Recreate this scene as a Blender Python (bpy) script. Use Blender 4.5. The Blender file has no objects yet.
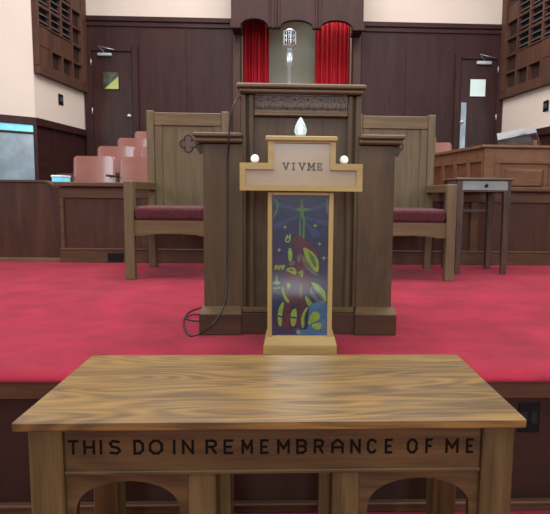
import bpy, bmesh, math, random
from mathutils import Vector, Matrix
random.seed(4)
sc = bpy.context.scene
COL = sc.collection
PI = math.pi

# ------------------------------------------------------------------ camera
F = 560.0
EYE = Vector((0, 0, 1.31))
yaw = -math.atan(20 / F); pitch = math.atan(62 / F); roll = math.radians(0.63)
PX = 310.0   # principal point of the cropped photograph
ROT = Matrix.Rotation(yaw, 3, 'Z') @ Matrix.Rotation(PI / 2 - pitch, 3, 'X') @ Matrix.Rotation(roll, 3, 'Z')
cam = bpy.data.cameras.new('camera'); camo = bpy.data.objects.new('camera', cam); COL.objects.link(camo)
camo.matrix_world = Matrix.Translation(EYE) @ ROT.to_4x4()
cam.sensor_width = 36; cam.lens = F / 550 * 36; cam.sensor_fit = 'HORIZONTAL'; cam.clip_start = .05; cam.shift_x = -(PX - 275) / 550
sc.camera = camo

def ray(px, py): return ROT @ Vector((px - PX, 257 - py, -F))
def P(px, py, Y):
    d = ray(px, py); return EYE + d * (Y / d.y)
def PZ(px, py, Z):
    d = ray(px, py); return EYE + d * ((Z - EYE.z) / d.z)

# ------------------------------------------------------------------ materials
def lin(c):
    return tuple(((v / 255) / 12.92 if v / 255 <= .04045 else ((v / 255 + .055) / 1.055) ** 2.4) for v in c) + (1,)
def newmat(name):
    m = bpy.data.materials.new(name); m.use_nodes = True
    nt = m.node_tree; b = nt.nodes['Principled BSDF']
    return m, nt, b
def plain(name, c, rough=.5, metal=0, coat=0, noise=.06, scale=8, bump=0, emis=None, es=0, trans=0, spec=.5):
    m, nt, b = newmat(name); N = nt.nodes; L = nt.links
    tc = N.new('ShaderNodeTexCoord'); n = N.new('ShaderNodeTexNoise'); n.inputs['Scale'].default_value = scale
    n.inputs['Detail'].default_value = 4
    L.new(tc.outputs['Object'], n.inputs['Vector'])
    r = N.new('ShaderNodeValToRGB'); cl = lin(c)
    r.color_ramp.elements[0].position = .3; r.color_ramp.elements[1].position = .7
    r.color_ramp.elements[0].color = tuple(v * (1 - noise * 2) for v in cl[:3]) + (1,)
    r.color_ramp.elements[1].color = tuple(min(1, v * (1 + noise * 2)) for v in cl[:3]) + (1,)
    L.new(n.outputs['Fac'], r.inputs['Fac']); L.new(r.outputs['Color'], b.inputs['Base Color'])
    b.inputs['Roughness'].default_value = rough; b.inputs['Metallic'].default_value = metal
    b.inputs['Coat Weight'].default_value = coat; b.inputs['Coat Roughness'].default_value = .12
    b.inputs['Transmission Weight'].default_value = trans; b.inputs['Specular IOR Level'].default_value = spec
    if emis: b.inputs['Emission Color'].default_value = lin(emis); b.inputs['Emission Strength'].default_value = es
    if bump:
        bp = N.new('ShaderNodeBump'); bp.inputs['Strength'].default_value = bump; bp.inputs['Distance'].default_value = .01
        n2 = N.new('ShaderNodeTexNoise'); n2.inputs['Scale'].default_value = scale * 12; n2.inputs['Detail'].default_value = 3
        L.new(tc.outputs['Object'], n2.inputs['Vector']); L.new(n2.outputs['Fac'], bp.inputs['Height']); L.new(bp.outputs['Normal'], b.inputs['Normal'])
    return m
def wood(name, dark, light, axis='z', rough=.4, coat=.15, s=14, pore=.35, rings=.4, bump=.08, ringf=70, spec=.3):
    m, nt, b = newmat(name); N = nt.nodes; L = nt.links
    tc = N.new('ShaderNodeTexCoord')
    def mp(long, other):
        p = N.new('ShaderNodeMapping'); v = [other] * 3; v['xyz'.index(axis)] = long
        p.inputs['Scale'].default_value = v; L.new(tc.outputs['Object'], p.inputs['Vector']); return p
    a = mp(1.3, s); n = N.new('ShaderNodeTexNoise'); n.inputs['Scale'].default_value = 1; n.inputs['Detail'].default_value = 6
    n.inputs['Distortion'].default_value = .8; L.new(a.outputs[0], n.inputs['Vector'])
    c = mp(.55, 3.2); n3 = N.new('ShaderNodeTexNoise'); n3.inputs['Scale'].default_value = 1.6; n3.inputs['Detail'].default_value = 1.5
    L.new(c.outputs[0], n3.inputs['Vector'])
    mu = N.new('ShaderNodeMath'); mu.operation = 'MULTIPLY'; mu.inputs[1].default_value = ringf; L.new(n3.outputs['Fac'], mu.inputs[0])
    si = N.new('ShaderNodeMath'); si.operation = 'SINE'; L.new(mu.outputs[0], si.inputs[0])
    ma = N.new('ShaderNodeMath'); ma.operation = 'MULTIPLY_ADD'; ma.inputs[1].default_value = rings * .28; L.new(si.outputs[0], ma.inputs[0]); L.new(n.outputs['Fac'], ma.inputs[2])
    f = mp(6, 190); n2 = N.new('ShaderNodeTexNoise'); n2.inputs['Scale'].default_value = 1; n2.inputs['Detail'].default_value = 2
    L.new(f.outputs[0], n2.inputs['Vector'])
    mb = N.new('ShaderNodeMath'); mb.operation = 'MULTIPLY_ADD'; mb.inputs[1].default_value = pore; L.new(n2.outputs['Fac'], mb.inputs[0]); L.new(ma.outputs[0], mb.inputs[2])
    r = N.new('ShaderNodeValToRGB'); o = pore * .5
    r.color_ramp.elements[0].position = .30 + o; r.color_ramp.elements[1].position = .68 + o
    r.color_ramp.elements[0].color = lin(dark); r.color_ramp.elements[1].color = lin(light)
    L.new(mb.outputs[0], r.inputs['Fac']); L.new(r.outputs['Color'], b.inputs['Base Color'])
    b.inputs['Roughness'].default_value = rough; b.inputs['Coat Weight'].default_value = coat; b.inputs['Coat Roughness'].default_value = .25; b.inputs['Specular IOR Level'].default_value = spec
    bp = N.new('ShaderNodeBump'); bp.inputs['Strength'].default_value = bump; bp.inputs['Distance'].default_value = .003
    L.new(mb.outputs[0], bp.inputs['Height']); L.new(bp.outputs['Normal'], b.inputs['Normal'])
    return m
def carpet(name, c):
    m, nt, b = newmat(name); N = nt.nodes; L = nt.links
    tc = N.new('ShaderNodeTexCoord')
    n = N.new('ShaderNodeTexNoise'); n.inputs['Scale'].default_value = 3.2; n.inputs['Detail'].default_value = 5; n.inputs['Roughness'].default_value = .65
    n2 = N.new('ShaderNodeTexNoise'); n2.inputs['Scale'].default_value = 320; n2.inputs['Detail'].default_value = 2
    for q in (n, n2): L.new(tc.outputs['Object'], q.inputs['Vector'])
    ad = N.new('ShaderNodeMath'); ad.operation = 'MULTIPLY_ADD'; ad.inputs[1].default_value = .5
    L.new(n2.outputs['Fac'], ad.inputs[0]); L.new(n.outputs['Fac'], ad.inputs[2])
    r = N.new('ShaderNodeValToRGB'); cl = lin(c)
    r.color_ramp.elements[0].position = .5; r.color_ramp.elements[1].position = 1.0
    r.color_ramp.elements[0].color = tuple(v * .62 for v in cl[:3]) + (1,)
    r.color_ramp.elements[1].color = tuple(min(1, v * 1.34) for v in cl[:3]) + (1,)
    L.new(ad.outputs[0], r.inputs['Fac']); L.new(r.outputs['Color'], b.inputs['Base Color'])
    b.inputs['Roughness'].default_value = .95; b.inputs['Sheen Weight'].default_value = .15; b.inputs['Sheen Roughness'].default_value = .5
    b.inputs['Sheen Tint'].default_value = lin((255, 190, 200)); b.inputs['Specular IOR Level'].default_value = .1
    bp = N.new('ShaderNodeBump'); bp.inputs['Strength'].default_value = .5; bp.inputs['Distance'].default_value = .006
    L.new(n2.outputs['Fac'], bp.inputs['Height']); L.new(bp.outputs['Normal'], b.inputs['Normal'])
    return m

M = {}
M['cream'] = plain('cream_plaster', (220, 206, 195), .9, noise=.015, scale=1.5)
M['ceil'] = plain('ceiling_paint', (215, 208, 198), .9, noise=.02)
M['carpet'] = carpet('red_carpet', (139, 29, 50))
M['mahog_z'] = wood('dark_mahogany_z', (44, 20, 20), (60, 30, 29), 'z', .55, .03, 9, .2, .15, .1)
M['mahog_x'] = wood('dark_mahogany_x', (44, 20, 20), (60, 30, 29), 'x', .55, .03, 9, .2, .15, .1)
M['mahog_y'] = wood('dark_mahogany_y', (44, 20, 20), (60, 30, 29), 'y', .55, .03, 9, .2, .15, .1)
M['riser'] = wood('riser_panel', (40, 22, 14), (54, 32, 22), 'x', .6, .05, 9, .2, .1, .1)
M['door'] = wood('door_mahogany', (42, 20, 18), (60, 31, 26), 'z', .45, .08, 8, .2, .15, .1)
M['choir_z'] = wood('choir_panel_z', (56, 33, 23), (76, 47, 33), 'z', .5, .08, 8, .2, .1)
M['choir_x'] = wood('choir_panel_x', (70, 47, 32), (94, 66, 46), 'x', .5, .1, 10, .2, .1)
M['lattice_z'] = wood('lattice_wood', (72, 46, 36), (94, 63, 50), 'z', .6, .03, 10, .2, .1)
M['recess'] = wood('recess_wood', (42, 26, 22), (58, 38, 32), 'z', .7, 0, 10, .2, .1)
M['oak_z'] = wood('pulpit_oak_z', (66, 49, 31), (88, 67, 43), 'z', .55, .05, 12, .3, .15)
M['oak_x'] = wood('pulpit_oak_x', (80, 61, 39), (104, 81, 53), 'x', .5, .08, 12, .3, .15)
M['oakdark_x'] = wood('pulpit_plinth_oak', (56, 35, 21), (76, 50, 31), 'x', .5, .08, 12, .3, .15)
M['chair_z'] = wood('chair_oak_z', (88, 74, 52), (110, 93, 66), 'z', .48, .08, 14, .3, .15)
M['chair_x'] = wood('chair_oak_x', (88, 70, 46), (112, 90, 61), 'x', .48, .08, 14, .3, .15)
M['chair_y'] = wood('chair_oak_y', (84, 66, 42), (108, 86, 56), 'y', .48, .08, 14, .3, .15)
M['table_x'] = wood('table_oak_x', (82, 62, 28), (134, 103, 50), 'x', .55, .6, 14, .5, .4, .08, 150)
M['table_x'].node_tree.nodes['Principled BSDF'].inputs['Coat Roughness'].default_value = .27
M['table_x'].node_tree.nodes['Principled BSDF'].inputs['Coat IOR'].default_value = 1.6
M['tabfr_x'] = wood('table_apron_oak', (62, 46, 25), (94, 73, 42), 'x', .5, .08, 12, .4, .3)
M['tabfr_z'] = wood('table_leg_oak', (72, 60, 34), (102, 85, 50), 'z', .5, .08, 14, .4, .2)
M['light_x'] = wood('light_oak_x', (156, 132, 78), (176, 152, 94), 'x', .5, .1, 12, .3, .12)
M['light_z'] = wood('light_oak_z', (152, 130, 78), (172, 148, 92), 'z', .5, .1, 12, .3, .12)
M['rose'] = wood('rose_panel', (150, 128, 98), (166, 144, 112), 'x', .3, .3, 6, .15, .08)
M['orange_z'] = wood('console_oak_z', (92, 56, 34), (116, 76, 48), 'z', .45, .15, 10, .3, .15)
M['orange_x'] = wood('console_oak_x', (96, 62, 42), (122, 84, 58), 'x', .45, .15, 10, .3, .15)
M['orange_y'] = wood('console_oak_y', (92, 54, 38), (114, 70, 50), 'y', .45, .15, 10, .3, .15)
M['stable_z'] = wood('side_table_oak_z', (58, 46, 40), (84, 68, 58), 'z', .4, .3, 12, .3, .2)
M['stable_x'] = wood('side_table_oak_x', (70, 62, 56), (98, 88, 80), 'x', .2, .6, 12, .3, .2)
M['drawer'] = wood('drawer_front', (120, 130, 126), (142, 152, 146), 'x', .25, .5, 10, .2, .1)
M['seat'] = plain('pink_plywood', (134, 82, 72), .3, coat=.5, noise=.05, scale=5)
M['seatdark'] = plain('dark_seat_pan', (62, 44, 44), .6)
M['velvet'] = plain('maroon_velvet', (72, 14, 26), .9, noise=.2, scale=30, bump=.3)
M['velvet'].node_tree.nodes['Principled BSDF'].inputs['Sheen Weight'].default_value = .1
M['curtain'] = plain('red_curtain', (186, 14, 34), .65, noise=.05)
M['green'] = plain('grey_green_wall', (168, 170, 150), .7, noise=.03, scale=2)
M['chrome'] = plain('chrome', (205, 215, 220), .32, metal=.65, noise=.02)
M['chromedark'] = plain('microphone_mesh', (96, 104, 108), .4, metal=.8, noise=.2, scale=200)
M['brass'] = plain('door_knob_metal', (225, 220, 200), .35, metal=.6)
M['black'] = plain('black_plastic', (14, 15, 16), .6, spec=.2)
M['blackcable'] = plain('black_cable_rubber', (34, 32, 36), .5)
M['ink'] = plain('dark_incised_lettering', (22, 16, 10), .9, spec=.1)
M['inkgrey'] = plain('faded_grey_lettering', (98, 92, 84), .9)
M['dark'] = plain('dark_void', (20, 18, 20), .9)
M['louver'] = plain('grey_louver_metal', (92, 92, 98), .4, metal=.3)
M['white'] = plain('white_paper', (225, 232, 240), .7, noise=.02)
M['panew'] = plain('pale_window_glass', (196, 214, 208), .2, emis=(190, 215, 210), es=.35, noise=.03)
M['paneg'] = plain('dark_window_reflection', (62, 72, 48), .15, noise=.3, scale=20)  # dark triangular reflection on the left door glass, painted as colour
M['paney'] = plain('yellow_green_window_glass', (168, 178, 84), .2, emis=(168, 178, 84), es=.12, noise=.05)
M['bluesheen'] = plain('blue_sheen_tint', (132, 152, 164), .25, noise=.2, scale=3, coat=.6)  # bluish reflection put into the base colour
M['blueglow'] = plain('blue_gleam_glow', (120, 205, 232), .2, emis=(120, 205, 232), es=.5, noise=.1, scale=12)  # bright bluish gleam painted as colour and emission
M['bulb'] = plain('clear_crystal_glass', (235, 248, 250), .05, trans=.75, emis=(210, 240, 245), es=.25, noise=.0)
M['bulbwhite'] = plain('white_bulb_glass', (240, 244, 238), .25, emis=(240, 246, 240), es=.35, noise=.0)
M['acrylic'] = plain('clear_acrylic', (225, 230, 238), .05, trans=1, noise=0)
M['acrylicw'] = plain('frosted_white_acrylic', (176, 176, 180), .4, trans=.3, noise=.02)
# artwork colours
def artmat(n, c): 
    m = plain(n, c, .5, coat=1, noise=.12, scale=40)
    m.node_tree.nodes['Principled BSDF'].inputs['Coat Roughness'].default_value = .14
    m.node_tree.nodes['Principled BSDF'].inputs['Coat IOR'].default_value = 1.6
    return m
M['a_blue'] = artmat('art_navy', (14, 26, 58)); M['a_ray'] = artmat('art_ray_blue', (26, 46, 84))
M['a_green'] = artmat('art_green', (52, 96, 46)); M['a_lime'] = artmat('art_lime', (112, 138, 36))
M['a_red'] = artmat('art_maroon', (66, 20, 32)); M['a_grey'] = artmat('art_grey', (78, 78, 66))
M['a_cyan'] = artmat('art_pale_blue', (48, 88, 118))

# ------------------------------------------------------------------ geometry
SPLIT = {'toggle', 'board', 'recess_back', 'side_cheek', 'leg', 'inner_post', 'frame_stile', 'frame_rail', 'side_apron', 'trim_3', 'trim_4', 'trim_2'}
def islands(bm):
    seen = set(); out = []
    for v in bm.verts:
        if v in seen: continue
        st = [v]; seen.add(v); c = []
        while st:
            q = st.pop(); c.append(q)
            for e in q.link_edges:
                w = e.other_vert(q)
                if w not in seen: seen.add(w); st.append(w)
        out.append(c)
    return out
class MB:
    def __init__(s, o=(0, 0, 0)): s.bm = bmesh.new(); s.o = Vector(o)
    def _add(s, vs, fs, mi=0, smooth=False, bev=0, seg=1):
        b = bmesh.new(); V = [b.verts.new(Vector(v) - s.o) for v in vs]
        for f in fs:
            try: fc = b.faces.new([V[i] for i in f]); fc.material_index = mi; fc.smooth = smooth
            except ValueError: pass
        bmesh.ops.recalc_face_normals(b, faces=b.faces)
        if bev: bmesh.ops.bevel(b, geom=list(b.edges), offset=bev, segments=seg, affect='EDGES', profile=.5)
        me = bpy.data.meshes.new('t'); b.to_mesh(me); b.free(); s.bm.from_mesh(me); bpy.data.meshes.remove(me)
        return s
    def box(s, x0, x1, y0, y1, z0, z1, b=.003, mi=0, seg=1):
        x0, x1 = sorted((x0, x1)); y0, y1 = sorted((y0, y1)); z0, z1 = sorted((z0, z1))
        vs = [(x, y, z) for x in (x0, x1) for y in (y0, y1) for z in (z0, z1)]
        b = min(b, .45 * min(x1 - x0, y1 - y0, z1 - z0))
        return s._add(vs, [(0, 1, 3, 2), (4, 6, 7, 5), (0, 4, 5, 1), (2, 3, 7, 6), (0, 2, 6, 4), (1, 5, 7, 3)], mi, bev=b, seg=seg)
    def hexa(s, bot, top, b=.002, mi=0):   # 4 bottom pts, 4 top pts
        return s._add(list(bot) + list(top), [(0, 1, 2, 3), (7, 6, 5, 4), (0, 4, 5, 1), (1, 5, 6, 2), (2, 6, 7, 3), (3, 7, 4, 0)], mi, bev=b)
    def prism(s, pts, f, d, mi=0, bev=0, smooth=False):
        # pts 2D polygon, f maps (u,v,w)->3D ; extruded w 0..d
        n = len(pts); vs = [f(u, v, 0) for u, v in pts] + [f(u, v, d) for u, v in pts]
        fs = [tuple(range(n)), tuple(range(2 * n - 1, n - 1, -1))] + [(i, (i + 1) % n, n + (i + 1) % n, n + i) for i in range(n)]
        return s._add(vs, fs, mi, bev=bev, smooth=smooth)
    def poly(s, pts3, mi=0): return s._add(pts3, [tuple(range(len(pts3)))], mi)
    def lathe(s, prof, c, axis='z', n=20, mi=0):
        vs = []; c = Vector(c)
        for r, h in prof:
            for k in range(n):
                a = 2 * PI * k / n; u, v = r * math.cos(a), r * math.sin(a)
                vs.append(c + (Vector((u, v, h)) if axis == 'z' else Vector((u, h, v)) if axis == 'y' else Vector((h, u, v))))
        fs = [(i * n + k, i * n + (k + 1) % n, (i + 1) * n + (k + 1) % n, (i + 1) * n + k) for i in range(len(prof) - 1) for k in range(n)]
        fs += [tuple(range(n)), tuple(range((len(prof) - 1) * n, len(prof) * n))]
        return s._add(vs, fs, mi, smooth=True)
    def tube(s, pts, r, n=8, mi=0, sub=6):
        pts = [Vector(p) for p in pts]
        if sub > 1 and len(pts) > 2:
            q = []; e = [pts[0] * 2 - pts[1]] + pts + [pts[-1] * 2 - pts[-2]]
            for i in range(1, len(e) - 2):
                for k in range(sub):
                    t = k / sub; a, b, c, d = e[i - 1:i + 3]
                    q.append(.5 * (2 * b + (c - a) * t + (2 * a - 5 * b + 4 * c - d) * t * t + (3 * b - a - 3 * c + d) * t ** 3))
            pts = q + [pts[-1]]
        vs = []; up = Vector((.13, .31, .94)).normalized()
        for i, p in enumerate(pts):
            t = (pts[min(i + 1, len(pts) - 1)] - pts[max(i - 1, 0)]).normalized()
            a = t.cross(up)
            if a.length < .05: a = t.cross(Vector((1, 0, 0)))
            a.normalize(); b = t.cross(a)
            for k in range(n):
                w = 2 * PI * k / n; vs.append(p + a * r * math.cos(w) + b * r * math.sin(w))
        fs = [(i * n + k, i * n + (k + 1) % n, (i + 1) * n + (k + 1) % n, (i + 1) * n + k) for i in range(len(pts) - 1) for k in range(n)]
        fs += [tuple(range(n)), tuple(range((len(pts) - 1) * n, len(pts) * n))]
        return s._add(vs, fs, mi, smooth=True)
    def build(s, name, mats, parent=None, loc=None):
        if name in SPLIT:
            isl = [set(v.index for v in c) for c in (s.bm.verts.index_update() or islands(s.bm))]
            if len(isl) > 1:
                last = None
                for c in isl:
                    b2 = s.bm.copy(); b2.verts.ensure_lookup_table()
                    bmesh.ops.delete(b2, geom=[v for v in b2.verts if v.index not in c], context='VERTS')
                    q = MB(s.o); q.bm.free(); q.bm = b2; last = q._build(name, mats, parent, loc)
                    if not parent: last['kind'] = 'structure'
                s.bm.free(); return last
        return s._build(name, mats, parent, loc)
    def _build(s, name, mats, parent=None, loc=None):
        me = bpy.data.meshes.new(name); s.bm.to_mesh(me); s.bm.free()
        for m in (mats if isinstance(mats, (list, tuple)) else [mats]): me.materials.append(M[m])
        o = bpy.data.objects.new(name, me); COL.objects.link(o)
        if parent: o.parent = parent
        elif loc is not None: o.location = loc
        return o
def tag(o, label=None, cat=None, group=None, kind=None):
    if label: o['label'] = label
    if cat: o['category'] = cat
    if group: o['group'] = group
    if kind: o['kind'] = kind
    return o
def thing(name, loc, label, cat, group=None, rz=0, kind=None):
    e = bpy.data.objects.new(name, None); COL.objects.link(e); e.location = loc; e.rotation_euler = (0, 0, rz); e.empty_display_size = .1
    return tag(e, label, cat, group, kind)
def struct(mb, name, mat, parent=None):
    o = mb.build(name, mat, parent)
    if not parent: o['kind'] = 'structure'
    return o
def copy_tree(o, parent=None):
    c = o.copy(); COL.objects.link(c); c.parent = parent
    for ch in [q for q in bpy.data.objects if q.parent == o]: copy_tree(ch, c)
    return c
def text_mesh(txt, name, mat, origin, width, height, parent, offset=0.0, depth=.0008, spacing=1.0, yrot=0):
    cu = bpy.data.curves.new(name, 'FONT'); cu.body = txt; cu.size = 1; cu.offset = offset; cu.space_character = spacing; cu.resolution_u = 3
    t = bpy.data.objects.new('tmp_text', cu); COL.objects.link(t)
    dg = bpy.context.evaluated_depsgraph_get(); me = bpy.data.meshes.new_from_object(t.evaluated_get(dg))
    bpy.data.objects.remove(t)
    xs = [v.co.x for v in me.vertices]; ys = [v.co.y for v in me.vertices]
    sx = width / (max(xs) - min(xs)); sy = height / (max(ys) - min(ys)); x0, y0 = min(xs), min(ys)
    for v in me.vertices:
        v.co = Vector(((v.co.x - x0) * sx, 0, (v.co.y - y0) * sy)) + Vector(origin)
    me.name = name; me.materials.clear(); me.materials.append(M[mat])
    o = bpy.data.objects.new(name, me); COL.objects.link(o); o.parent = parent
    return o

# ------------------------------------------------------------------ room
ST = .60                      # stage height
WY = 10.5
flo = MB().box(-6, 6, -8, 2.3, -.1, 0, 0); struct(flo, 'floor', 'carpet')
struct(MB().box(-6, 6, -8, 12, 7.0, 7.1, 0), 'ceiling', 'ceil')
RY = 2.185
# carpeted stage with a rounded front edge
prof = [(RY + .06, ST - .035)]
for k in range(9):
    a = PI + k / 8 * (-PI / 2) ; prof.append((RY + .15 + .16 * math.cos(a), ST - .035 + .035 * math.sin(a)))
prof += [(6.2, ST), (6.2, ST - .035)]
prof = [(RY - .01, ST - .035)] + prof[1:]
struct(MB().prism(prof, lambda u, v, w: (-6 + w, u, v), 12), 'floor_stage', 'carpet')
mb = MB().box(-6, 6, RY + .0, RY + .09, ST - .11, ST - .035, .004); struct(mb, 'trim_1', 'choir_x')
struct(MB().box(-6, 6, RY + .03, RY + .13, 0, ST - .1, 0), 'wall_stage_riser', 'riser')
struct(MB().box(-6, 6, RY + .005, RY + .03, 0, .03, .004).box(-6, 6, RY - .004, RY + .03, .03, .045, .004), 'baseboard_stage', 'choir_x')
# outlet plate on riser
a = P(519, 403, RY + .025); b = P(539, 432, RY + .025)
rt = thing('outlet_plate', ((a.x + b.x) / 2, RY + .03, b.z), 'black outlet plate on the stage riser, right of the table', 'outlet')
w = (b.x - a.x) / 2; h = a.z - b.z
MB().box(-w, w, -.008, 0, 0, h, .004).build('cover_plate', 'black', rt)
mb = MB()
for q in (-1, 1): mb.box(q * w * .45 - .012, q * w * .45 + .012, -.011, -.007, h * .3, h * .7, .003)
mb.build('socket', 'dark', rt)

struct(MB().box(-6.1, 6.1, -8.1, -8, -.1, 2.2, 0), 'wall_rear_panelled', 'mahog_x'); struct(MB().box(-6.1, 6.1, -8.1, -8, 2.2, 7.0, 0), 'wall_rear_upper', 'cream')
# choir risers
FZ = [.93, 1.105, 1.28, 1.45, 1.62]
FY = [6.0, 7.25, 7.95, 8.65, 9.35, WY]
for i in range(5):
    struct(MB().box(-3.74 if FY[i] > 8 else -5.2, 3.9 if FY[i] > 8 else 5.2, FY[i], FY[i + 1], FZ[i] - .5, FZ[i], 0), 'floor_choir', 'choir_x')

# back wall with alcove opening
aL = P(241, 60, WY).x; aR = P(352, 60, WY).x; aB = 2.9; aT = 4.75
trimz = P(290, 20.5, WY).z
mb = MB(); Z0 = 1.0
mb.box(-4, aL, WY, WY + .1, Z0, trimz, 0).box(aR, 4.2, WY, WY + .1, Z0, trimz, 0).box(aL, aR, WY, WY + .1, Z0, aB, 0)
struct(mb, 'wall_back', 'mahog_z')
struct(MB().box(-4, aL, WY + .001, WY + .1, trimz, 7, 0).box(aR, 4.2, WY + .001, WY + .1, trimz, 7, 0).box(aL, aR, WY + .001, WY + .1, aT, 7, 0), 'wall_back_upper', 'cream')
mb = MB()
for x0, x1 in ((-3.74, aL), (aR, 3.9)):
    mb.box(x0, x1, WY - .06, WY, trimz - .09, trimz, .012).box(x0, x1, WY - .03, WY, trimz - .17, trimz - .09, .008)
struct(mb, 'trim_2', 'mahog_x')
mb = MB()
for px in (141, 187, 405, 452):
    x = P(px, 90, WY).x; mb.box(x - .012, x + .012, WY - .012, WY, 1.62, trimz - .17, .003)
struct(mb, 'trim_3', 'mahog_z')
# alcove
struct(MB().box(aL - .1, aR + .1, WY + .9, WY + 1, aB - .1, aT + .1, 0), 'wall_alcove_back', 'green')
struct(MB().box(aL - .1, aL, WY + .1, WY + .9, aB - .1, aT + .1, 0).box(aR, aR + .1, WY + .1, WY + .9, aB - .1, aT + .1, 0), 'wall_alcove_side', 'green')
struct(MB().box(aL - .1, aR + .1, WY + .1, WY + .9, aB - .2, aB - .1, 0), 'floor_alcove', 'choir_x')
struct(MB().box(aL - .1, aR + .1, WY + .1, WY + .9, aT + .1, aT + .2, 0), 'ceiling_alcove', 'green')
# curtains
def curtain(x0, x1, y, z0, z1, label):
    n = 90; mb = MB(); vs = []; 
    for i in range(n + 1):
        t = i / n; x = x0 + (x1 - x0) * t
        ph = t * 2 * PI * 8.5 + .6 * math.sin(t * 9)
        for z, am in ((z0, .05), ((z0 + z1) / 2, .042), (z1, .03)):
            vs.append((x + .01 * math.sin(ph * .5), y + am * math.sin(ph) + .012 * math.sin(2.3 * ph), z))
    fs = [(i * 3 + j, i * 3 + 3 + j, i * 3 + 4 + j, i * 3 + 1 + j) for i in range(n) for j in range(2)]
    mb._add(vs, fs, 0, smooth=True)
    t = thing('curtain', ((x0 + x1) / 2, y, z0), label, 'curtain', 'red curtains in the alcove')
    mb.bm.transform(Matrix.Translation((-(x0 + x1) / 2, -y, -z0)))
    mb.build('fabric', 'curtain', t)
    MB().tube([(-(x1 - x0) / 2, 0, z1 - z0 + .02), ((x1 - x0) / 2, 0, z1 - z0 + .02)], .012, sub=1).build('curtain_rod', 'chrome', t)
cy = WY + .45
curtain(P(240, 60, cy).x, P(268.5, 60, cy).x, cy, aB - .05, 4.72, 'pleated red curtain on the left side of the alcove')
curtain(P(315, 60, cy).x, P(352, 60, cy).x, cy, aB - .05, 4.72, 'pleated red curtain on the right side of the alcove, the wider one')
# header canopy with three scallops + side pilasters
HY = WY - .55
t = thing('alcove_canopy', (P(297, 10, HY).x, HY, P(297, 28, HY).z), 'dark wooden scalloped canopy over the red curtained alcove', 'canopy')
o = t.location.copy(); mb = MB(o)
zb = P(297, 28, HY).z; zt = zb + 1.2
pts = [(P(231, 20, HY).x, zt), (P(231, 20, HY).x, zb), (P(240, 20, HY).x, zb)]
for xa, xb, top in ((240.5, 268, 18.5), (280.5, 313, 20), (321, 352.5, 20.5)):
    A = P(xa, 20, HY).x; B = P(xb, 20, HY).x; tp = P(xb, top, HY).z
    for k in range(17):
        w = PI - PI * k / 16; pts.append(((A + B) / 2 + (B - A) / 2 * math.cos(w), zb + (tp - zb) * math.sin(w) ** .8))
pts += [(P(363.5, 20, HY).x, zb), (P(363.5, 20, HY).x, zt)]
mb.prism(pts, lambda u, v, w: (u, HY + w, v), .12)
mb.build('scalloped_front', 'mahog_z', t)
mb = MB(o)
for a, b in ((231, 240), (354, 363.5)):
    mb.box(P(a, 20, HY).x, P(b, 20, HY).x, HY + .12, WY - .001, zb, zt, .005)
mb.build('side_cheek', 'mahog_z', t)
mb = MB(o)
for a in (270, 275.5, 281 - 2, 316.5, 320):
    x = P(a, 10, HY).x; mb.box(x - .02, x + .02, HY - .025, HY, zb, zt, .008)
for a, b in ((230, 241), (353, 365)):
    mb.box(P(a, 20, HY).x, P(b, 20, HY).x, HY - .03, HY, zb - .03, zb + .07, .01)
mb.build('moulding', 'mahog_z', t)
mb = MB()
for a, b, in ((232.5, 241), (352.5, 361)):
    mb.box(P(a, 60, WY).x, P(b, 60, WY).x, WY - .06, WY + .12, 1.62, zb + .06, .01)
struct(mb, 'trim_4', 'choir_z')

# side walls
def wallseg(name, p0, p1, z0, z1, mat, side, th=.1, off=0.0):
    d = Vector((p1[0] - p0[0], p1[1] - p0[1], 0)).normalized(); nrm = Vector((d.y, -d.x, 0)) * side
    a = Vector((p0[0], p0[1], 0)) - nrm * off * -1; b = Vector((p1[0], p1[1], 0)) + nrm * off
    bot = [a, b, b - nrm * th, a - nrm * th]
    mb = MB().hexa([v + Vector((0, 0, z0)) for v in bot], [v + Vector((0, 0, z1)) for v in bot], 0)
    return mb, d, nrm
RZ = 2.41
LW = [(-3.72, WY + .05), (-3.885, 8.83), (-6.0, 7.1), (-6.0, -8)]
RW = [(3.895, WY + .05), (4.15, 8.7), (6.0, 7.2), (6.0, -8)]
for W, side, nm in ((LW, -1, 'left'), (RW, 1, 'right')):
    for i in range(3):
        mb, d, n = wallseg('', W[i], W[i + 1], -.1, RZ, '', side); struct(mb, 'wall_' + nm + '_panelled', 'mahog_y')
        mb, d, n = wallseg('', W[i], W[i + 1], RZ, 7.0, '', side); struct(mb, 'wall_' + nm + '_upper', 'cream')
        mb, d, n = wallseg('', W[i], W[i + 1], RZ - .09, RZ + .02, '', side, .05, .045); struct(mb, 'trim_rail_' + nm, 'mahog_y')
        if i < 2:
            L = (Vector(W[i + 1]) - Vector(W[i])).length; mbb = MB(); k = .55
            while k < L - .1:
                c = Vector((W[i][0], W[i][1], 0)) + d * k
                q = [c - d * .012, c + d * .012, c + d * .012 + n * .012, c - d * .012 + n * .012]
                mbb.hexa([v + Vector((0, 0, 1.0)) for v in q], [v + Vector((0, 0, RZ - .09)) for v in q], .002); k += .62
            struct(mbb, 'trim_panel_' + nm, 'mahog_z')
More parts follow.
